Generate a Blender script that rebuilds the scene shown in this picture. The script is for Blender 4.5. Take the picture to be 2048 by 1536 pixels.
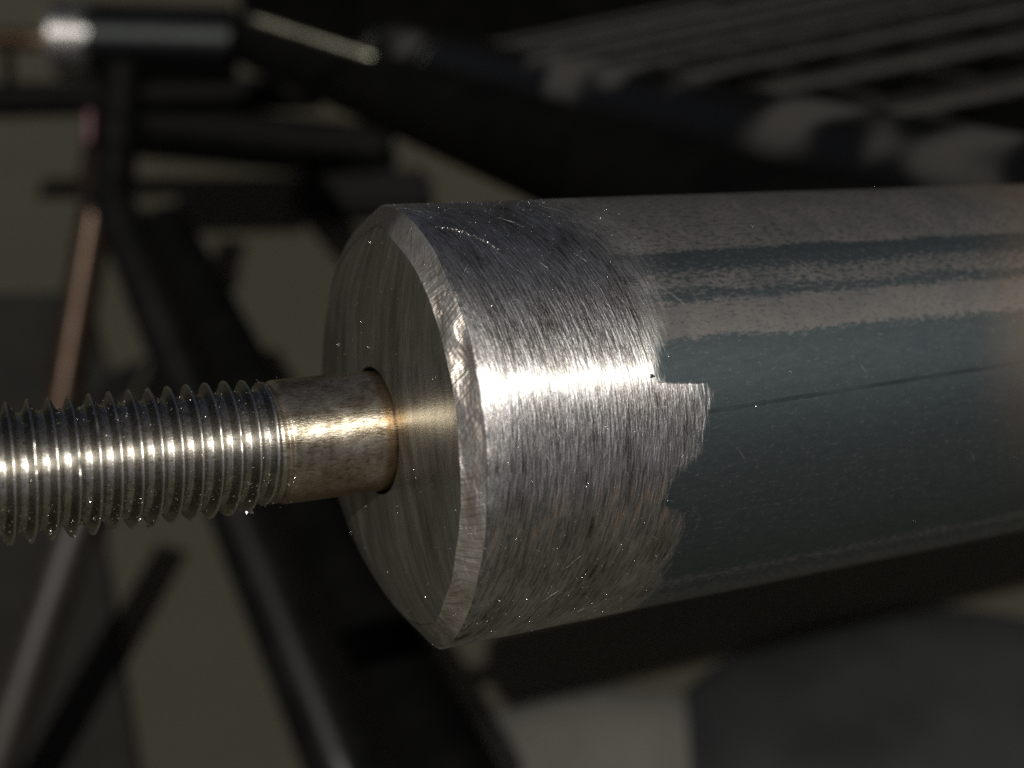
import bpy, bmesh, math, random
from math import sin, cos, pi, radians
from mathutils import Vector, Matrix, noise as mn

S = bpy.context.scene
for o in list(bpy.data.objects):
    bpy.data.objects.remove(o)

# ---------------------------------------------------------------- camera
R = 0.0222                       # radius of the big tube, metres (the rod is then M12)
F = 2577.7                       # focal length in photo pixels (photo 2048 wide)
PITCH = radians(45)
CAMP = Vector((0, 0, 0.62))
RC = Matrix.Rotation(pi / 2 - PITCH, 3, 'X')
cam = bpy.data.cameras.new('camera')
cam.sensor_width = 36
cam.lens = F / 2048 * 36
cam.clip_start = 0.005
cam.clip_end = 50
cam.dof.use_dof = True
cam.dof.focus_distance = 5.35 * R
cam.dof.aperture_fstop = cam.lens / 2.4
cam.dof.aperture_blades = 0
co = bpy.data.objects.new('camera', cam)
S.collection.objects.link(co)
co.location = CAMP
co.rotation_euler = (pi / 2 - PITCH, 0, 0)
S.camera = co


def cw(v):                        # camera axes -> world direction
    return RC @ Vector(v)


def at(px, py, dep):              # a point seen at photo pixel px,py at depth dep (in tube radii)
    return CAMP + cw(((px - 1024) / F * dep * R, (768 - py) / F * dep * R, -dep * R))


# main strut frame: axis direction and the two normals, from the measured perspective
AX = cw((0.88754237, 0.09299828, -0.45124258)).normalized()
UP = cw((-0.08289917, 0.99566627, 0.04214744)).normalized()
AW = UP.cross(AX).normalized()
ORG = CAMP + cw((-0.5525 * R, -0.2026 * R, -5.7978 * R))

# ---------------------------------------------------------------- light
psi, lean = radians(19), radians(25)
SUN = (-AX * sin(lean) + (-AW * cos(psi) + UP * sin(psi)) * cos(lean)).normalized()
w = bpy.data.worlds.new('World')
S.world = w
w.use_nodes = True
sky = w.node_tree.nodes.new('ShaderNodeTexSky')
sky.sky_type = 'NISHITA'
sky.sun_disc = False
sky.sun_elevation = math.asin(SUN.z)
sky.sun_rotation = math.atan2(SUN.x, SUN.y)
bg = w.node_tree.nodes['Background']
sky.ozone_density = 0.0
sky.air_density = 0.4
sky.dust_density = 5.0
bg.inputs['Strength'].default_value = 0.05
w.node_tree.links.new(sky.outputs[0], bg.inputs[0])
sl = bpy.data.lights.new('sun', 'SUN')
sl.energy = 5.0
sl.angle = radians(0.5)
sl.color = (1.0, 0.965, 0.90)
so = bpy.data.objects.new('sun', sl)
S.collection.objects.link(so)
so.rotation_euler = SUN.to_track_quat('Z', 'Y').to_euler()
S.view_settings.view_transform = 'Standard'
S.view_settings.look = 'None'
S.view_settings.gamma = 1
S.view_settings.exposure = -0.8
S.cycles.use_denoising = False
S.cycles.max_bounces = 6
S.cycles.sample_clamp_indirect = 1.5


# ---------------------------------------------------------------- node helpers
class NT:
    def __init__(s, name):
        s.m = bpy.data.materials.new(name)
        s.m.use_nodes = True
        s.t = s.m.node_tree
        s.b = s.t.nodes['Principled BSDF']

    def n(s, typ, ins=None, **kw):
        nd = s.t.nodes.new(typ)
        for k, v in kw.items():
            setattr(nd, k, v)
        for k, v in (ins or {}).items():
            s.set(nd.inputs[k], v)
        return nd

    def set(s, inp, v):
        if isinstance(v, bpy.types.NodeSocket):
            s.t.links.new(v, inp)
        elif v is not None:
            if inp.type == 'RGBA' and len(v) == 3:
                v = (*v, 1)
            inp.default_value = v

    def ma(s, op, a, b=None, c=None):
        nd = s.n('ShaderNodeMath', operation=op)
        s.set(nd.inputs[0], a)
        if b is not None:
            s.set(nd.inputs[1], b)
        if c is not None:
            s.set(nd.inputs[2], c)
        return nd.outputs[0]

    def add(s, a, b): return s.ma('ADD', a, b)
    def sub(s, a, b): return s.ma('SUBTRACT', a, b)
    def mul(s, a, b): return s.ma('MULTIPLY', a, b)

    def vec(s, x, y, z=0.0):
        nd = s.n('ShaderNodeCombineXYZ')
        for i, v in enumerate((x, y, z)):
            s.set(nd.inputs[i], v)
        return nd.outputs[0]

    def noise(s, v, scale=1.0, detail=2.0, rough=0.5, dist=0.0):
        nd = s.n('ShaderNodeTexNoise', {'Scale': scale, 'Detail': detail, 'Roughness': rough, 'Distortion': dist})
        s.set(nd.inputs['Vector'], v)
        return nd.outputs['Fac']

    def voro(s, v, scale=1.0, out='Color'):
        nd = s.n('ShaderNodeTexVoronoi', {'Scale': scale})
        s.set(nd.inputs['Vector'], v)
        return nd.outputs[out]

    def ramp(s, f, stops, interp='LINEAR'):
        nd = s.n('ShaderNodeValToRGB')
        cr = nd.color_ramp
        cr.interpolation = interp
        while len(cr.elements) < len(stops):
            cr.elements.new(0.5)
        for e, (p, c) in zip(cr.elements, stops):
            e.position = p
            e.color = (c, c, c, 1) if isinstance(c, (int, float)) else (*c, 1)
        s.set(nd.inputs[0], f)
        return nd.outputs[0]

    def sm(s, f, lo, hi):          # smoothstep
        nd = s.n('ShaderNodeMapRange', {1: lo, 2: hi, 3: 0.0, 4: 1.0}, interpolation_type='SMOOTHSTEP')
        s.set(nd.inputs[0], f)
        return nd.outputs[0]

    def mr(s, f, lo, hi, a, b):
        nd = s.n('ShaderNodeMapRange', {1: lo, 2: hi, 3: a, 4: b})
        s.set(nd.inputs[0], f)
        return nd.outputs[0]

    def mix(s, f, a, b):
        nd = s.n('ShaderNodeMix', data_type='RGBA')
        s.set(nd.inputs[0], f)
        s.set(nd.inputs[6], a)
        s.set(nd.inputs[7], b)
        return nd.outputs[2]

    def mixf(s, f, a, b):
        nd = s.n('ShaderNodeMix', data_type='FLOAT')
        s.set(nd.inputs[0], f)
        s.set(nd.inputs[2], a)
        s.set(nd.inputs[3], b)
        return nd.outputs[0]

    def bump(s, h, strength, dist, normal=None):
        nd = s.n('ShaderNodeBump', {'Strength': strength, 'Distance': dist})
        s.set(nd.inputs['Height'], h)
        if normal is not None:
            s.set(nd.inputs['Normal'], normal)
        return nd.outputs[0]

    def uv(s):
        nd = s.n('ShaderNodeUVMap')
        sp = s.n('ShaderNodeSeparateXYZ')
        s.t.links.new(nd.outputs[0], sp.inputs[0])
        return sp.outputs[0], sp.outputs[1]

    def obj(s):
        return s.n('ShaderNodeTexCoord').outputs['Object']

    def wide(s, col, rough, fac, normal):
        g = s.n('ShaderNodeBsdfAnisotropic', {'Color': col, 'Roughness': rough, 'Normal': normal})
        mx = s.n('ShaderNodeMixShader')
        s.set(mx.inputs[0], fac)
        s.t.links.new(s.b.outputs[0], mx.inputs[1])
        s.t.links.new(g.outputs[0], mx.inputs[2])
        s.t.links.new(mx.outputs[0], s.t.nodes['Material Output'].inputs[0])

    def out(s, **kw):
        for k, v in kw.items():
            s.set(s.b.inputs[k.replace('_', ' ')], v)
        return s.m


PITCHR = .0788
# UV convention on the round parts: u = axial distance / R, v = angle in degrees / 100 (0 toward the lens, + up)
def mat_tube(dark=False):
    N = NT('ground_and_painted_steel' if dark else 'ground_and_mill_scale_steel')
    u, v = N.uv()
    deg = N.mul(v, 100.0)
    arc = N.mul(v, 1.745)
    pos = N.mr(deg, -90, 90, 0, 1)
    # tilt of the grinding strokes
    ut = N.add(u, N.mul(N.mul(arc, arc), 0.10))
    streak = N.noise(N.vec(N.mul(ut, 100.0), N.mul(arc, 11.0)), 1.0, 3.0, 0.6)
    streak2 = N.noise(N.vec(N.mul(ut, 50.0), N.mul(arc, 5.5), 3.0), 1.0, 4.0, 0.65)
    grain = N.noise(N.vec(N.mul(ut, 160.0), N.mul(arc, 90.0), 7.0), 1.0, 2.0, 0.6)
    mott = N.noise(N.vec(N.mul(u, 5.0), N.mul(arc, 3.2), 11.0), 1.0, 4.0, 0.65)
    # where the angle grinder stopped
    E = [(-90, .97), (-57, .96), (-36, .92), (-28, .95), (-25, .90), (-22, .78), (-16, .84), (-9.5, .96), (2.5, 1.02),
         (6.6, 1.01), (7.4, .81), (9, .80), (23, .83), (41, .84), (58, .82), (90, .8)]
    edge = N.mul(N.ramp(pos, [((a + 90) / 180, b / 2) for a, b in E]), 2.0)
    rag = N.mul(N.sub(N.noise(N.vec(N.mul(ut, 50.0), N.mul(arc, 7.0), 5.0), 1.0, 3.0,   .65), .5), .20)
    sdist = N.add(N.sub(edge, u), rag)
    soft = N.mr(deg, 12, 40, 0.030, 0.24)
    ground = N.sm(N.ma('DIVIDE', sdist, soft), -1.0, 1.0)
    # mill scale with rubbed bands along the tube
    bw = N.noise(N.vec(N.mul(u, 2.2), N.mul(arc, 9.0), 2.0), 1.0, 3.0, .6)
    dv = N.add(deg, N.mr(bw, 0, 1, -2.4, 2.4))
    pos2 = N.mr(dv, -90, 90, 0, 1)
    B = [(-90, .62), (-62, .55), (-55, .30), (-51, .62), (-49, .35), (-46, .12), (-30, .18), (-8, .14), (8, .10), (16, .12), (18.5, .88),
         (26, .86), (28, .30), (29.5, .35), (31, .70), (35, .6), (37, .28), (42, .12), (43.5, .75), (60, .8), (90, .75)]
    prob = N.ramp(pos2, [((a + 90) / 180, b) for a, b in B])
    spn = N.noise(N.vec(N.mul(u, 26.0), N.mul(arc, 60.0), 9.0), 1.0, 4.0, .7)
    worn = N.sm(N.add(N.mr(spn, .3, .7, 0, 1), prob), .74, 1.34)
    worn = N.mul(worn, N.mr(mott, .2, .6, .55, 1.0))
    scale_c = N.mix(N.noise(N.vec(N.mul(u, 9.0), N.mul(arc, 30.0), 4.0), 1.0, 4.0, .6), (.078, .100, .106), (.135, .165, .170))
    worn_c = N.mix(spn, (.15, .141, .132), (.225, .211, .198))
    mill_c = N.mix(worn, scale_c, worn_c)
    line = N.ma('COMPARE', N.add(deg, N.mul(u, -1.5)), -2.0, 0.55)
    mill_c = N.mix(N.mul(N.mul(line, .6), N.mr(bw, .35, .6, .1, .8)), mill_c, (.02, .025, .03))
    # long pale scratches crossing the scale
    sc = N.noise(N.vec(N.mul(N.add(u, N.mul(arc, .8)), 16.0), N.mul(N.sub(arc, u), 1.6), 20.0), 1.0, 2.0, .5)
    mill_c = N.mix(N.mul(N.sm(sc, .70, .76), .5), mill_c, (.42, .39, .36))
    # out-of-focus smear at the far end, painted as a soft brown tint
    tb = N.add(N.mr(N.mul(v, v), 0, .3, 2.78, 3.35), N.mul(N.sub(mott, .5), .16))
    tint = N.sm(N.sub(u, tb), -.30, .25)
    tint_c = N.mix(N.mr(deg, -45, 5, 0, 1), (.13, .14, .13), (.25, .205, .165))
    mill_c = N.mix(N.mul(tint, .85), mill_c, tint_c)
    # ground steel
    g1 = N.mix(N.mr(mott, .35, .62, 0, 1), (.48, .45, .41), (.82, .81, .79))
    gdark = N.sm(N.add(streak, N.mul(N.sub(streak2, .5), .8)), .34, .60)
    g1 = N.mix(gdark, N.mix(.55, g1, (.10, .09, .08)), g1)
    pits = N.sm(N.add(N.mul(mott, .6), N.mul(streak2, .6)), .44, .52)
    g1 = N.mix(pits, (.13, .115, .095), g1)
    warm_glint = N.mul(N.mul(N.sm(deg, -30, -22), N.sm(deg, -12, -19)), N.sm(N.add(streak2, N.mul(mott, .35)), .70, .80))  # warm glints on the lower band, painted into the colour
    g1 = N.mix(N.mul(warm_glint, .85), g1, (1.0, .72, .50))
    if dark:
        mill_c = N.mix(mott, (.006, .007, .007), (.014, .016, .016))
        g1 = N.mix(.6, g1, (.03, .028, .025))
    col = N.mix(ground, mill_c, g1)
    rough = N.mixf(ground, N.mixf(worn, .46, .54), N.mr(grain, .25, .75, .38, .47))
    metal = N.mixf(ground, N.mixf(worn, .88, .70), 1.0)
    cross = N.noise(N.vec(N.mul(N.add(ut, N.mul(arc, .55)), 60.0), N.mul(N.sub(arc, N.mul(ut, .5)), 3.0), 14.0), 1.0, 2.0, .5)
    cross2 = N.noise(N.vec(N.mul(N.sub(ut, N.mul(arc, .9)), 38.0), N.mul(N.add(arc, ut), 2.0), 31.0), 1.0, 2.0, .5)
    nick = N.ma('MAXIMUM', N.sm(cross, .71, .75), N.sm(cross2, .74, .77))
    col = N.mix(N.mul(N.mul(nick, ground), .6), col, (.95, .94, .92))
    hs = N.add(N.mul(nick, -.8), N.add(N.mul(streak, .55), N.add(N.mul(streak2, .8), N.mul(grain, .05))))
    hm = N.add(N.mul(spn, .35), N.mul(N.noise(N.vec(N.mul(u, 130.0), N.mul(arc, 130.0), 1.0), 1.0, 3.0, .7), .6))
    h = N.mixf(ground, hm, hs)
    nb = N.bump(h, N.mixf(ground, .3, 1.0), R * .0038)
    tg = N.n('ShaderNodeTangent', direction_type='UV_MAP').outputs[0]
    N.out(Base_Color=col, Roughness=rough, Metallic=metal, Anisotropic=N.mixf(ground, .5, 1.0), Normal=nb, Tangent=tg)
    # torn, coarser scratches scatter the light in a second, much wider lobe
    N.wide(N.mix(N.mr(grain, .3, .7, 0, .35), g1, (.9, .9, .92)), .42, N.mul(ground, .46), N.bump(h, 1.0, R * .009))
    return N.m


def mat_face():
    N = NT('dark_ground_plug_steel')
    u, v = N.uv()                 # here u = radius / R, v = degrees / 100
    P = N.n('ShaderNodeSeparateXYZ')
    N.set(P.inputs[0], N.obj())
    y, z = N.mul(P.outputs[1], 1 / R), N.mul(P.outputs[2], 1 / R)
    bend = N.add(N.mul(N.mul(z, z), .35), N.mul(N.noise(N.vec(y, z, 2.0), 1.0, 1.0), .25))
    st = N.noise(N.vec(N.mul(N.add(y, bend), 60.0), N.mul(z, 7.0)), 1.0, 3.0, .6)
    st2 = N.noise(N.vec(N.mul(N.add(y, bend), 11.0), N.mul(z, 1.6), 5.0), 1.0, 3.0, .6)
    fine = N.noise(N.vec(N.mul(y, 120.0), N.mul(z, 120.0), 5.0), 1.0, 2.0, .6)
    c = N.mix(N.mr(N.add(st2, N.mul(y, -.16)), .3, .7, 0, 1), (.19, .185, .165), (.52, .51, .475))  # near side lighter: its sheen is painted into the colour
    c = N.mix(N.mr(st, .35, .6, .35, 0), c, (.10, .095, .08))
    h = N.add(N.mul(st, .30), N.add(N.mul(st2, .35), N.mul(fine, .30)))
    return N.out(Base_Color=c, Roughness=N.mr(fine, .3, .7, .18, .32), Metallic=.92, Normal=N.bump(h, .8, R * .0018))


def mat_bevel():
    N = NT('bright_filed_bevel')
    u, v = N.uv()
    arc = N.mul(v, 1.745)
    zone = N.n('ShaderNodeSeparateColor')
    N.set(zone.inputs[0], N.voro(N.vec(N.mul(arc, 3.0), N.mul(u, 5.0)), 1.0))
    tilt = N.mr(zone.outputs[0], 0, 1, -.2, 1.9)
    # file strokes run mostly across the bevel, each facet at its own slant
    k = N.add(arc, N.mul(N.mul(u, tilt), 1.0))
    st = N.noise(N.vec(N.mul(k, 85.0), N.mul(u, 7.0)), 1.0, 3.0, .6)
    big = N.noise(N.vec(N.mul(arc, 5.0), N.mul(u, 9.0), 4.0), 1.0, 3.0, .6)
    c = N.mix(N.mr(big, .35, .65, 0, 1), (.60, .53, .45), (.84, .80, .74))
    c = N.mix(N.mr(st, .3, .55, .6, 0), c, (.16, .13, .10))
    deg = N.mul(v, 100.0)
    bright_span = N.mul(N.sm(N.add(deg, N.mul(big, 30.0)), -62, -38), N.sm(N.add(deg, N.mul(big, 30.0)), 92, 74))  # bevel colour drops to dark outside this span of angles
    c = N.mix(bright_span, (.20, .19, .17), c)
    h = N.add(N.mul(st, .7), N.mul(big, 4.5))
    return N.out(Base_Color=c, Roughness=.36, Metallic=.9, Normal=N.bump(h, 1.0, R * .0045))


def mat_shank():
    N = NT('bronze_stained_shank_steel')
    u, v = N.uv()
    arc = N.mul(v, 1.745 * .27)
    P = N.vec(N.mul(u, 1.0), arc)
    blot = N.noise(N.vec(N.mul(u, 9.0), N.mul(arc, 9.0), 1.0), 1.0, 5.0, .7)
    fine = N.noise(N.vec(N.mul(u, 110.0), N.mul(arc, 150.0), 1.0), 1.0, 3.0, .65)
    crease = N.noise(N.vec(N.mul(u, 26.0), N.mul(arc, 90.0), 4.0), 1.0, 4.0, .7)
    c = N.mix(N.mr(blot, .35, .65, 0, 1), (.40, .34, .23), (.84, .77, .63))
    c = N.mix(N.mul(N.sm(N.mul(v, 100.0), -40, -70), .7), c, (.24, .13, .05))
    endt = N.sm(u, -.135, -.105)
    c = N.mix(N.mul(endt, .75), c, (.40, .25, .12))
    c = N.mix(N.mr(crease, .36, .48, .6, 0), c, (.10, .075, .035))
    dark = N.mul(N.sm(blot, .56, .66), N.sm(N.mul(v, 100.0), 30, 60))
    c = N.mix(N.mul(dark, .8), c, (.06, .055, .04))
    h = N.add(N.mul(fine, .6), N.add(N.mul(crease, .7), N.mul(blot, .8)))
    tg = N.n('ShaderNodeTangent', direction_type='UV_MAP').outputs[0]
    return N.out(Base_Color=c, Roughness=N.mr(blot, .35, .65, .24, .42), Metallic=.96, Normal=N.bump(h, .9, R * .0012),
                 Anisotropic=.95, Tangent=tg)


def mat_thread():
    N = NT('bright_rolled_thread_steel')
    u, v = N.uv()
    arc = N.mul(v, 1.745 * .27)
    o = N.obj()
    fine = N.noise(o, 5200.0, 3.0, .7)
    ring = N.noise(N.vec(N.mul(u, 130.0), N.mul(arc, 6.0), 1.0), 1.0, 2.0, .5)
    pit = N.noise(o, 2300.0, 2.0, .6)
    c = N.mix(N.mr(N.noise(o, 420.0, 3.0, .6), .35, .65, 0, 1), (.56, .53, .46), (.76, .74, .68))
    c = N.mix(N.mr(pit, .36, .44, .5, 0), c, (.12, .11, .09))
    f = N.ma('FRACT', N.add(N.sub(N.ma('DIVIDE', u, PITCHR), N.mul(v, 100.0 / 360)), 20.0))
    d = N.mul(N.ma('ABSOLUTE', N.sub(f, .5)), 2.0)
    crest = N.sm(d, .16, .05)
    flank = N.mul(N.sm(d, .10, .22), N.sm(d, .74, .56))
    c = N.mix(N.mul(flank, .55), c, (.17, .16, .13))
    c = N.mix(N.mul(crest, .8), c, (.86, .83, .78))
    h = N.add(N.mul(fine, .5), N.add(N.mul(ring, .35), N.mul(pit, .5)))
    tg = N.n('ShaderNodeTangent', direction_type='UV_MAP').outputs[0]
    return N.out(Base_Color=c, Roughness=N.mr(fine, .3, .7, .28, .42), Metallic=1.0, Normal=N.bump(h, .8, R * .0014),
                 Anisotropic=.85, Tangent=tg)


def mat_simple(name, c1, c2, rough, metal=0.0, scale=60.0, bump=.2, bd=.001, sp=None):
    N = NT(name)
    o = N.obj()
    n1 = N.noise(o, scale, 5.0, .65)
    c = N.mix(N.mr(n1, .35, .65, 0, 1), c1, c2)
    kw = dict(Base_Color=c, Roughness=N.mr(n1, .2, .8, rough - .07, rough + .1), Metallic=metal,
              Normal=N.bump(N.noise(o, scale * 6, 4.0, .6), bump, bd))
    if sp is not None:
        kw['Specular_IOR_Level'] = sp
    return N.out(**kw)


def mat_dusty(name, lo=.60, paint=(.003, .003, .003), dust=(.050, .048, .044)):
    N = NT(name)
    o = N.obj()
    geo = N.n('ShaderNodeNewGeometry')
    nz = N.n('ShaderNodeSeparateXYZ')
    N.set(nz.inputs[0], geo.outputs['Normal'])
    m = N.add(N.noise(o, 22.0, 2.0, .5), N.mul(nz.outputs[2], .16))
    f = N.mul(N.sm(m, lo, lo + .10), .8)
    f = N.mul(f, N.sm(nz.outputs[2], .25, .7))
    c = N.mix(f, paint, dust)
    return N.out(Base_Color=c, Roughness=N.mixf(f, .38, .9), Specular_IOR_Level=N.mixf(f, .38, .1), Normal=N.bump(N.noise(o, 400, 4.0), .2, .001))


def mat_floor():
    N = NT('olive_concrete_floor')
    o = N.obj()
    a = N.noise(o, 2.2, 5.0, .6)
    b = N.noise(o, 14.0, 5.0, .6)
    c = N.mix(N.mr(a, .3, .7, 0, 1), (.0215, .0190, .0095), (.034, .0308, .0172))
    c = N.mix(N.mr(b, .35, .7, .45, 0), c, (.028, .025, .016))
    return N.out(Base_Color=c, Roughness=.85, Normal=N.bump(N.noise(o, 180, 5.0, .7), .4, .002))


# ---------------------------------------------------------------- mesh helpers
def link(name, me, mat=None, parent=None, smooth=True, **props):
    o = bpy.data.objects.new(name, me)
    S.collection.objects.link(o)
    if me is not None:
        if mat:
            me.materials.append(mat)
        if smooth:
            me.polygons.foreach_set('use_smooth', [True] * len(me.polygons))
    if parent:
        o.parent = parent
    for k, v in props.items():
        o[k] = v
    return o


def grid_mesh(name, rows, nphi, fn, uvfn, closed=True):
    """rows x nphi grid; fn(i, phi)->(x,y,z); uvfn(i, phi)->(u,v)"""
    vs, fs, uvs = [], [], []
    for i in range(rows):
        for j in range(nphi):
            vs.append(fn(i, 2 * pi * j / nphi - pi))
    for i in range(rows - 1):
        for j in range(nphi):
            k = (j + 1) % nphi
            fs.append((i * nphi + j, i * nphi + k, (i + 1) * nphi + k, (i + 1) * nphi + j))
            p0, p1 = 2 * pi * j / nphi - pi, 2 * pi * (j + 1) / nphi - pi
            uvs += [uvfn(i, p0), uvfn(i, p1), uvfn(i + 1, p1), uvfn(i + 1, p0)]
    me = bpy.data.meshes.new(name)
    me.from_pydata(vs, [], fs)
    l = me.uv_layers.new(name='UVMap')
    l.data.foreach_set('uv', [c for t in uvs for c in t])
    me.update()
    return me


def cyl(x, r, ph):
    return (x * R, -r * cos(ph) * R, r * sin(ph) * R)


def sstep(t):
    t = max(0.0, min(1.0, t))
    return t * t * (3 - 2 * t)


def nz(*a):
    return mn.noise(Vector(a))


# ---- the hand-ground end: how far it is worn back at angle ph
def bumpf(deg, c, w_):
    d = (deg - c + 180) % 360 - 180
    return math.exp(-(d / w_) ** 2)


def wear(ph):
    g = math.degrees(ph) % 360
    return .15 * bumpf(g, 244, 42) + .052 * bumpf(g, 165, 62) + .05 * bumpf(g, 100, 18)


def rimx(ph):
    return wear(ph) + .006 * nz(cos(ph) * 4, sin(ph) * 4, 1.0) + .003 * nz(cos(ph) * 14, sin(ph) * 14, 3.0)


def rin(ph):
    return .905 + .014 * nz(cos(ph) * 3.2, sin(ph) * 3.2, 5.5) + .006 * nz(cos(ph) * 11, sin(ph) * 11, 8.0) - .04 * bumpf(math.degrees(ph) % 360, 246, 40)


def facex(r, ph):
    g = math.degrees(ph) % 360
    sd = sstep((g - 50) / 45) * (1 - sstep((g - 286) / 42))
    k = rin(ph)
    lin = max(0.0, min(1.0, (r - k) / (.992 - k)))
    rnd = max(0.0, min(1.0, (r - .50) / .492)) ** 2.6
    H = .070 + rimx(ph)
    return -.070 + H * ((1 - sd) * lin + sd * rnd) + .004 * nz(r * cos(ph) * 3, r * sin(ph) * 3, 9.0) * (1 - r)


mt, mf, mb, ms, mth = mat_tube(), mat_face(), mat_bevel(), mat_shank(), mat_thread()
dark_hole = mat_simple('dark_bore_steel', (.02, .018, .015), (.05, .045, .04), .45, 1.0, 300)  # bore steel coloured near black


def build_strut(L, mt, ms, mth):
    root = link('strut', None)
    NP = 288
    nx = 150

    def tube_fn(i, ph):
        x0 = rimx(ph)
        if i == 0:
            return cyl(x0, .992, ph)
        t = (i - 1) / (nx - 2)
        x = x0 + .006 + t * (L - x0)
        flat = 1 + .0022 * nz(x * 1.5, cos(ph) * 2.5, sin(ph) * 2.5) * (1 if x > 1.1 else 1.8)
        return cyl(x, flat, ph)

    def tube_uv(i, ph):
        x0 = rimx(ph)
        return (x0 if i == 0 else x0 + (i - 1) / (nx - 2) * (L - x0), math.degrees(ph) / 100)
    link('tube', grid_mesh('tube', nx, NP, tube_fn, tube_uv), mt, root)

    # bevel ring, hand filed: a slightly faceted band
    nb = 13

    def bev(i, ph):
        t = i / (nb - 1)
        ri = rin(ph)
        r = .992 + (ri - .992) * t
        x = facex(r, ph)
        g = 1 if 0 < t < 1 else 0
        # shallow hollows left by the file
        x += g * (.006 * nz(ph * 2.6, t * 1.3, 2.0) + .022 * bumpf(math.degrees(ph), 17, 4.5) * sin(pi * t)
                  - .014 * bumpf(math.degrees(ph), 26, 6) * sin(pi * t))
        r += g * .004 * nz(ph * 5, t * 2, 7.0)
        return cyl(x, r, ph)
    link('bevel', grid_mesh('bevel', nb, NP, bev, lambda i, ph: (i / (nb - 1) * .12, math.degrees(ph) / 100)), mb, root)

    # plug face with its bore
    nf = 34

    def fac(i, ph):
        t = i / (nf - 1)
        ri = rin(ph) * 1.0
        r = ri + (.287 - ri) * t
        return cyl(facex(r, ph) + (0.002 if i == 0 else 0), r, ph)
    link('end_plug', grid_mesh('end_plug', nf, NP, fac, lambda i, ph: (i / (nf - 1), math.degrees(ph) / 100)), mf, root)

    def hole(i, ph):
        r = [.287, .282, .282][i]
        return cyl([-.068, -.055, .35][i], r, ph)
    link('bore', grid_mesh('bore', 3, 128, hole, lambda i, ph: (0, 0)), dark_hole, root)

    # plain shank of the stud
    prof = [(.30, .268), (-.075, .268), (-.100, .2705), (-.112, .2715)] + [(-.12 - .40 * k / 24, .2700) for k in range(25)] + \
           [(-.527, .268), (-.533, .258), (-.536, .252), (-.545, .252), (-.549, .258), (-.556, .2625), (-.566, .2625), (-.573, .256), (-.580, .249)]

    def shk(i, ph):
        x, r = prof[i]
        return cyl(x, r + .0012 * nz(x * 9, cos(ph) * 3, sin(ph) * 3), ph)
    rod = link('threaded_rod', grid_mesh('shank', len(prof), 128, shk, lambda i, ph: (prof[i][0], math.degrees(ph) / 100)), ms, root)

    # helical thread: surface r(x, phi) with the crest following the helix
    x1, x2 = -2.55, -.575
    rows = int((x2 - x1) / PITCHR * 26)

    def thr(i, ph):
        x = x1 + (x2 - x1) * i / (rows - 1)
        f = ((x / PITCHR) + ph / (2 * pi) * -1) % 1.0
        d = abs(f - .5) * 2            # 0 at crest .. 1 at root
        h = max(0.0, 1 - d / .70)
        h = h ** 1.1
        h = min(h, .93) + .07 * sstep(h)
        run = sstep((-x - .575) / .10)
        amp = .050 * (.35 + .65 * run)
        ding = 1 - .22 * max(0, nz(x * 7, cos(ph) * 3, sin(ph) * 3) - .25) * 2
        r = .236 + amp * h * ding
        if x > -.61:
            r = r + (.252 - .236) * sstep((x + .61) / .03)
        return cyl(x, r, ph)
    link('thread', grid_mesh('thread', rows, 160, thr,
                             lambda i, ph: (x1 + (x2 - x1) * i / (rows - 1), math.degrees(ph) / 100)), mth, rod)
    return root


def frame(org, ax, up):
    ax = ax.normalized()
    up = (up - up.dot(ax) * ax).normalized()
    aw = up.cross(ax)
    return Matrix(((ax.x, aw.x, up.x, org.x), (ax.y, aw.y, up.y, org.y), (ax.z, aw.z, up.z, org.z), (0, 0, 0, 1)))


strut = build_strut(17, mt, ms, mth)
strut.matrix_world = frame(ORG, AX, UP)
strut['label'] = 'large sunlit steel tube with ground bright end and threaded stud, in sharp focus'
strut['category'] = 'strut'
strut['group'] = 'capped struts with threaded studs'

rusty = mat_simple('brown_oxidised_stud_steel', (.05, .032, .02), (.10, .065, .04), .5, .7, 300)
s2 = build_strut(4.6, mat_tube(True), rusty, rusty)
s2['category'] = 'strut'
s2['group'] = strut['group']
s2.matrix_world = frame(at(112, 82, 34), cw((.992, 0.0, -.10)), cw((0, 1, 0)))
s2['label'] = 'blurred black tube with silvery collar and thin rod in the upper left corner'

# ---------------------------------------------------------------- filings
def tetra_cloud(name, pts, mat, label, smin, smax, cat='filings'):
    vs, fs = [], []
    for p in pts:
        s = random.uniform(smin, smax)
        b = len(vs)
        m = Matrix.Rotation(random.uniform(0, 6.28), 3, Vector((random.gauss(0, 1), random.gauss(0, 1), random.gauss(0, 1))).normalized())
        for q in ((1, 0, -.3), (-.5, .8, -.3), (-.5, -.8, -.3), (0, 0, .8)):
            vs.append(p + m @ (Vector(q) * s))
        fs += [(b, b + 1, b + 3), (b + 1, b + 2, b + 3), (b + 2, b, b + 3), (b, b + 2, b + 1)]
    me = bpy.data.meshes.new(name)
    me.from_pydata(vs, [], fs)
    return link(name, me, mat, None, False, label=label, category=cat, kind='stuff')


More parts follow.
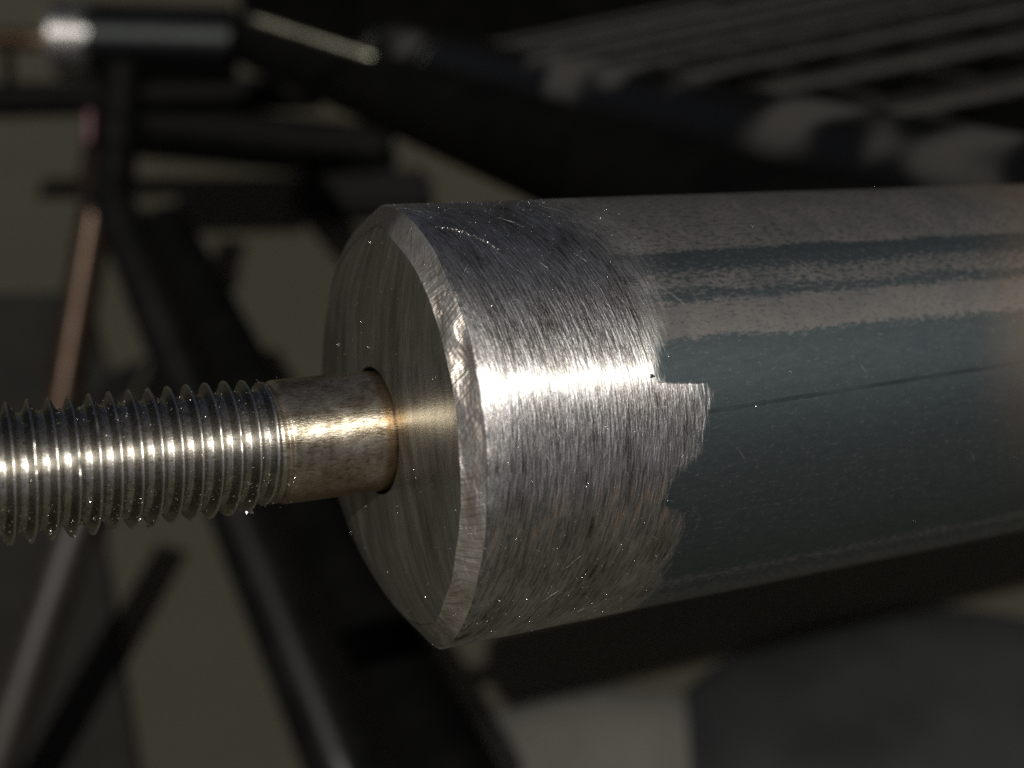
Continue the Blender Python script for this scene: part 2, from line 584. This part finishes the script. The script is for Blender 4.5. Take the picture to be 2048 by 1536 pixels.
random.seed(7)
M = strut.matrix_world
chip = mat_simple('bright_steel_chips', (.55, .54, .52), (.75, .74, .72), .22, 1.0, 900)
pts = []
for k in range(1900):
    ph = random.uniform(-1.6, 1.6)
    x = random.uniform(.0, 1.0) if random.random() < .90 else random.uniform(1, 4)
    x = max(x, rimx(ph) + .01)
    pts.append(M @ Vector(cyl(x, 1.001, ph)))
for k in range(330):
    ph = random.uniform(-pi, pi)
    r = random.uniform(.32, .88)
    pts.append(M @ Vector(cyl(facex(r, ph) - .002, r, ph)))
tetra_cloud('filings', pts, chip, 'tiny bright steel filings sprinkled over the big ground tube and its end', .0009 * R, .0023 * R)
pts = []
for k in range(2200):
    ph = random.uniform(-1.9, 1.9)
    x = random.uniform(-2.3, -.49)
    if random.random() < .55:
        ph = random.uniform(-1.75, -.5)
    f = ((x / PITCHR) - ph / (2 * pi)) % 1.0
    h = max(0, 1 - abs(f - .5) * 2 / .74)
    pts.append(M @ Vector(cyl(x, .2365 + .05 * h, ph)))
tetra_cloud('filings', pts, chip, 'glittering metal dust clinging in the thread grooves of the stud', .0012 * R, .0036 * R)
# sparkling burr left by a scratch across the ground band
pts = []
for k in range(90):
    t = k / 89
    pts.append(M @ Vector(cyl(.07 + .21 * t + random.gauss(0, .004), 1.001, radians(58 - 2 * t - 9 * t * t + random.gauss(0, .35)))))
tetra_cloud('scratch_burr', pts, chip, 'thin sparkling burr of a scratch on the upper front of the ground tube end', .0018 * R, .0045 * R, 'burr')
# a few larger curled chips
pts = [M @ Vector(cyl(-.675, .283, radians(-78))), M @ Vector(cyl(-1.10, .285, radians(-86))), M @ Vector(cyl(-.08, .292, radians(92))),
       M @ Vector(cyl(-.69, .28, radians(-80))), M @ Vector(cyl(.775, 1.004, radians(9.5)))]
tetra_cloud('metal_chips', pts, chip, 'few larger silvery chips stuck to the stud and tube', .010 * R, .016 * R, 'metal chips')

# ---------------------------------------------------------------- background frame
black = mat_simple('gloss_black_paint', (.003, .003, .003), (.006, .006, .0055), .28, 0, 40, .15, .001, .22)
pinkish = mat_simple('brown_black_paint', (.010, .006, .004), (.018, .011, .008), .34, 0, 40, .15, .001, .28)
pinkish.node_tree.nodes['Principled BSDF'].inputs['Specular Tint'].default_value = (1, .72, .55, 1)
satin = mat_simple('satin_black_paint', (.003, .003, .003), (.006, .006, .0055), .36, 0, 40, .15, .001, .10)
matte = mat_simple('matt_black_paint', (.002, .002, .002), (.004, .004, .0035), .6, 0, 40, .15, .001, .05)
grey = mat_simple('dark_grey_paint', (.010, .010, .009), (.018, .017, .014), .40, 0, 30, .15)
warmgrey = mat_simple('warm_grey_paint', (.012, .0105, .0085), (.020, .0175, .014), .46, 0, 30, .15, .001, .3)
brown = mat_simple('dusty_brown_grey_paint', (.0070, .0062, .0048), (.016, .014, .0105), .55, 0, 60, .2)
dusty = mat_dusty('black_paint_with_grey_dust')


def rod_mesh(name, length, r0, r1, seg=40, rows=12, bend=0.0, rnd=.15):
    """tapering round bar along +Z with softly rounded ends"""
    prof = [(0, r0 * .0), (0, r0 * (1 - rnd)), (r0 * rnd * .4, r0 * (1 - rnd * .3)), (r0 * rnd, r0)]
    prof += [(r0 * rnd + (length - (r0 + r1) * rnd) * k / rows, r0 + (r1 - r0) * k / rows) for k in range(1, rows)]
    prof += [(length - r1 * rnd, r1), (length - r1 * rnd * .4, r1 * (1 - rnd * .3)), (length, r1 * (1 - rnd)), (length, 0)]
    vs, fs = [], []
    for z, r in prof:
        for j in range(seg):
            a = 2 * pi * j / seg
            vs.append((max(r, 1e-6) * cos(a) + bend * sin(pi * z / length), max(r, 1e-6) * sin(a), z))
    for i in range(len(prof) - 1):
        for j in range(seg):
            k = (j + 1) % seg
            fs.append((i * seg + j, i * seg + k, (i + 1) * seg + k, (i + 1) * seg + j))
    me = bpy.data.meshes.new(name)
    me.from_pydata(vs, [], fs)
    me.update()
    return me


def bar(name, a, b, r, mat, parent=None, bend=0, r1=None, **props):
    A, B = at(*a), at(*b)
    d = B - A
    o = link(name, rod_mesh(name, d.length, r * R, (r1 or r) * R, bend=bend), mat, None, True, **props)
    o.matrix_world = Matrix.Translation(A) @ d.to_track_quat('Z', 'Y').to_matrix().to_4x4()
    if parent:
        mw = o.matrix_world.copy()
        o.parent = parent
        o.matrix_parent_inverse = parent.matrix_world.inverted()
        o.matrix_world = mw
    return o


def ring_on(parent, name, t, r, wd, mat):
    """collar round a bar, at fraction t of its length"""
    ln = max(v.co.z for v in parent.data.vertices)
    me = rod_mesh(name, wd * R, r * R, r * R, rnd=.35, rows=4)
    o = link(name, me, mat, parent)
    o.location = (0, 0, ln * t)
    return o


def slab(name, pts, up, th, mat, **props):
    """flat plate: outline points (world) with thickness th along up"""
    bm = bmesh.new()
    t = [bm.verts.new(p) for p in pts]
    b = [bm.verts.new(p - up * th) for p in pts]
    bm.faces.new(t)
    bm.faces.new(b[::-1])
    n = len(pts)
    for i in range(n):
        bm.faces.new((t[i], b[i], b[(i + 1) % n], t[(i + 1) % n]))
    bmesh.ops.recalc_face_normals(bm, faces=bm.faces)
    bmesh.ops.bevel(bm, geom=bm.edges[:], offset=th * .2, segments=2, affect='EDGES')
    me = bpy.data.meshes.new(name)
    bm.to_mesh(me)
    return link(name, me, mat, None, False, **props)


streak_steel = mat_simple('highlight_streak_steel', (.10, .10, .075), (.16, .16, .125), .36, 1.0, 60, .1)  # sun streak along the frame tube, made as a separate bright rod
bar('highlight_rod', (497, 36, 23.3), (752, 118, 23.1), .115, streak_steel, label='thin bright rod added as the sun streak on the dark tube at the top, right of the upper strut', category='rod')
g_fr = 'dark frame tubes behind the strut'
t1 = bar('frame_tube', (470, 72, 36), (1850, 585, 10.2), .66, matte, label='dark round tube running down right from the upper strut, with a bright streak', category='tube', group=g_fr)
ring_on(t1, 'weld_ring', .0, .66, .35, black)
t2 = bar('frame_tube', (770, 130, 24.5), (2900, 617, 9.6), .72, dusty, label='wide black tube with pale dust patches under the grating, above the big tube', category='tube', group=g_fr)
ring_on(t2, 'weld_ring', .015, .80, .35, dusty)
ring_on(t2, 'weld_ring', .14, .755, .14, dusty)
bar('diagonal_tube', (212, 300, 33), (92, 1010, 32.2), .42, pinkish, r1=.50, label='leftmost dark leg with a pinkish sun streak above the threaded stud', category='tube', group=g_fr)
bar('diagonal_tube', (168, 1010, 28), (-60, 1680, 27), .47, warmgrey, label='brownish grey leg slanting to the bottom left corner below the stud', category='tube', group=g_fr)
bar('diagonal_tube', (212, 372, 31), (730, 1640, 26.5), .50, satin, r1=.82, label='long dark leg with a thin greenish streak crossing behind the stud', category='tube', group=g_fr)
bar('diagonal_tube', (335, 450, 29.5), (960, 1660, 14.2), .52, matte, label='thick black leg just right of the greenish streaked leg', category='tube', group=g_fr)
bar('short_tube', (225, 240, 47), (780, 300, 46), .84, matte, label='short black horizontal arm under the upper left strut', category='tube', group=g_fr)
bar('cross_bar', (-80, 203, 40), (640, 186, 40), .53, matte, label='grey horizontal bar far behind, crossing the upper left', category='tube', group=g_fr)
j = bar('joint', (250, 130, 32.5), (222, 430, 32), .50, matte, label='black vertical joint where the left legs meet', category='joint')
ring_on(j, 'clamp', .35, .62, 1.0, matte)
red = mat_simple('dark_red_plastic', (.035, .004, .008), (.05, .005, .010), .5, 0, 90)
bar('red_cap', (181, 222, 31.5), (177, 286, 31.5), .14, red, label='small dark red cap on the left side of the black joint', category='cap')
bar('thin_post', (12, 60, 41), (24, 232, 40), .17, matte, label='thin black post at the upper left edge', category='post')
Zv = Vector((0, 0, 1))
bk = cw((0, 0, 1))
slab('bracket', [at(300, 436, 45), at(372, 424, 45), at(400, 500, 45), at(436, 540, 45), at(380, 602, 45), at(330, 540, 45)], bk, .02, matte,
     label='black angular bracket beside the left legs', category='bracket')
slab('clamp_block', [at(582, 352, 44), at(860, 332, 44), at(860, 420, 44), at(586, 428, 44)], bk, .03, matte,
     label='black rectangular block behind the top edge of the big tube', category='block')
slab('gusset_plate', [at(172, 812, 33), at(219, 742, 33), at(292, 716, 33), at(250, 800, 33)], bk, .008, matte,
     label='small black triangular plate between the left legs above the stud', category='plate')


def on_floor(px, py, z=0.0):
    d = at(px, py, 1) - CAMP
    return CAMP + d * ((CAMP.z - z) / -d.z)


# grating: bars running away from the dusty tube, crossed by thinner bars
def build_grating():
    root = link('grating', None, label='dark dusty metal grating receding to the upper right corner', category='grating')
    root.location = at(1500, 150, 20)
    v1 = cw((-.0365, .323, -1)).normalized()
    pd = cw((.393, .074, .019))
    pd = (pd - pd.dot(v1) * v1).normalized()
    O = at(2100, 318, 13)
    n = v1.cross(pd).normalized()
    if n.z < 0:
        n = -n
    RCi = RC.transposed()

    def proj(q):
        c = RCi @ (q - CAMP)
        return 1024 + F * c.x / -c.z, 768 - F * c.y / -c.z, -c.z / R

    def inside(q):
        x, y, dp = proj(q)
        return dp > 9 and dp < 50 and y < 58 + .205 * (x - 760) and x < 2250 and x > 560 and y > -160
    def strip(name, p, q, wd, th, mat):
        d = (q - p)
        L_ = d.length
        d = d.normalized()
        s = d.cross(n).normalized()
        bm = bmesh.new()
        for (a_, b_) in ((-1, -1), (1, -1), (1, 1), (-1, 1)):
            pass
        vs = [bm.verts.new(p + d * (L_ * k) + s * (wd * a_ / 2) + n * (th * b_ / 2)) for k in (0, 1) for (a_, b_) in ((-1, -1), (1, -1), (1, 1), (-1, 1))]
        for f in ((0, 1, 2, 3), (7, 6, 5, 4), (0, 4, 5, 1), (1, 5, 6, 2), (2, 6, 7, 3), (3, 7, 4, 0)):
            bm.faces.new([vs[i] for i in f])
        bmesh.ops.recalc_face_normals(bm, faces=bm.faces)
        bmesh.ops.bevel(bm, geom=bm.edges[:], offset=min(wd, th) * .22, segments=2, affect='EDGES')
        me = bpy.data.meshes.new(name)
        bm.to_mesh(me)
        o = link(name, me, mat, None, False)
        o.parent = root
        o.matrix_parent_inverse = Matrix.Translation(-root.location)
    sp = 1.4 * R

    def run(base, d, wd, th):
        ts = [t * .25 * R for t in range(-240, 400) if inside(base + d * (t * .25 * R))]
        if len(ts) > 3:
            return base + d * ts[0], base + d * ts[-1]
    for k in range(-10, 40):
        r_ = run(O - pd * sp * k, v1, 0, 0)
        if r_:
            strip('bar', r_[0], r_[1], .17 * sp, .003, brown)
    for k in range(-12, 44):
        r_ = run(O + v1 * sp * 3.2 * k + n * .002, pd, 0, 0)
        if r_:
            strip('cross_bar', r_[0], r_[1], .8 * sp, .003, brown)


build_grating()


# ---------------------------------------------------------------- floor and what lies on it
fl = bpy.data.meshes.new('floor')
fl.from_pydata([(-8, -6, 0), (8, -6, 0), (8, 12, 0), (-8, 12, 0)], [], [(0, 1, 2, 3)])
link('floor', fl, mat_floor(), None, False, kind='structure')

P0, P1 = on_floor(500, 150), on_floor(2500, 330)  # black backdrop added so the view behind the grating stays dark
slab('dark_backdrop', [P0, P0 + Zv * .9, P1 + Zv * .9, P1], (P1 - P0).cross(Zv).normalized(), .012, matte,
     label='large black backdrop added upright behind the grating along the top of the picture', category='backdrop')
shadow_black = mat_simple('floor_shadow_black', (.008, .008, .0065), (.013, .012, .010), .8, 0, 30, .3, .001, .2)  # shadow on the floor at the left, laid in as a black sheet
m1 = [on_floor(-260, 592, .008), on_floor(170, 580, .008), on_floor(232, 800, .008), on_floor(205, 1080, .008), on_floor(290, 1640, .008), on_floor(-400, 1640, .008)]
slab('floor_shadow_sheet', m1, Zv, .008, shadow_black, label='floor shadow painted as a dark sheet at the left edge', category='mat')  # no real mat, the sheet stands in for the floor shadow
bar('floor_rod', (110, 1432, 36.5), (262, 1408, 36.5), .16, matte, label='short black rod lying on the floor shadow sheet at lower left', category='rod')


# grey sheet heaped on the floor; lit and shaded parts painted as two mounds
def mound(name, c, rx, ry, h, mat, **props):
    vs, fs = [], []
    n, m = 40, 72
    for i in range(n + 1):
        t = i / n
        for jx in range(m):
            a = 2 * pi * jx / m
            rr = 1 + .05 * nz(cos(a) * 1.6, sin(a) * 1.6, 3.3)
            x, y = rx * t * cos(a) * rr, ry * t * sin(a) * rr
            z = h * (1 - t ** 3.2) ** .8 if t < 1 else 0.0
            z *= 1 + .10 * nz(x * 14, y * 14, 1.0)
            vs.append((x, y, max(z, 0.0)))
    for i in range(n):
        for jx in range(m):
            k = (jx + 1) % m
            fs.append((i * m + jx, i * m + k, (i + 1) * m + k, (i + 1) * m + jx))
    me = bpy.data.meshes.new(name)
    me.from_pydata(vs, [], fs)
    me.update()
    o = link(name, me, mat, None, True, **props)
    o.location = c
    return o


cloth = mat_simple('lit_sheet_cloth', (.060, .058, .048), (.082, .080, .068), .9, 0, 30, .3)  # lit side of the sheet heap, light painted into the pale colour
mound('lit_sheet_part', on_floor(1240, 1650, .0), .122, .080, .02, cloth, label='lit part of a grey sheet, painted pale, on the floor at the bottom centre', category='sheet')
shade_grey = mat_simple('shaded_sheet_grey', (.0085, .0095, .0095), (.015, .0165, .0165), .6, 0, 12, .1)  # dark side of the sheet heap, tube shadow painted into the colour
mound('shaded_sheet_part', on_floor(1930, 1600, .0), .165, .118, .045, shade_grey, label='shaded part of the grey sheet, painted dark, domed on the floor at the bottom right', category='shade_grey')
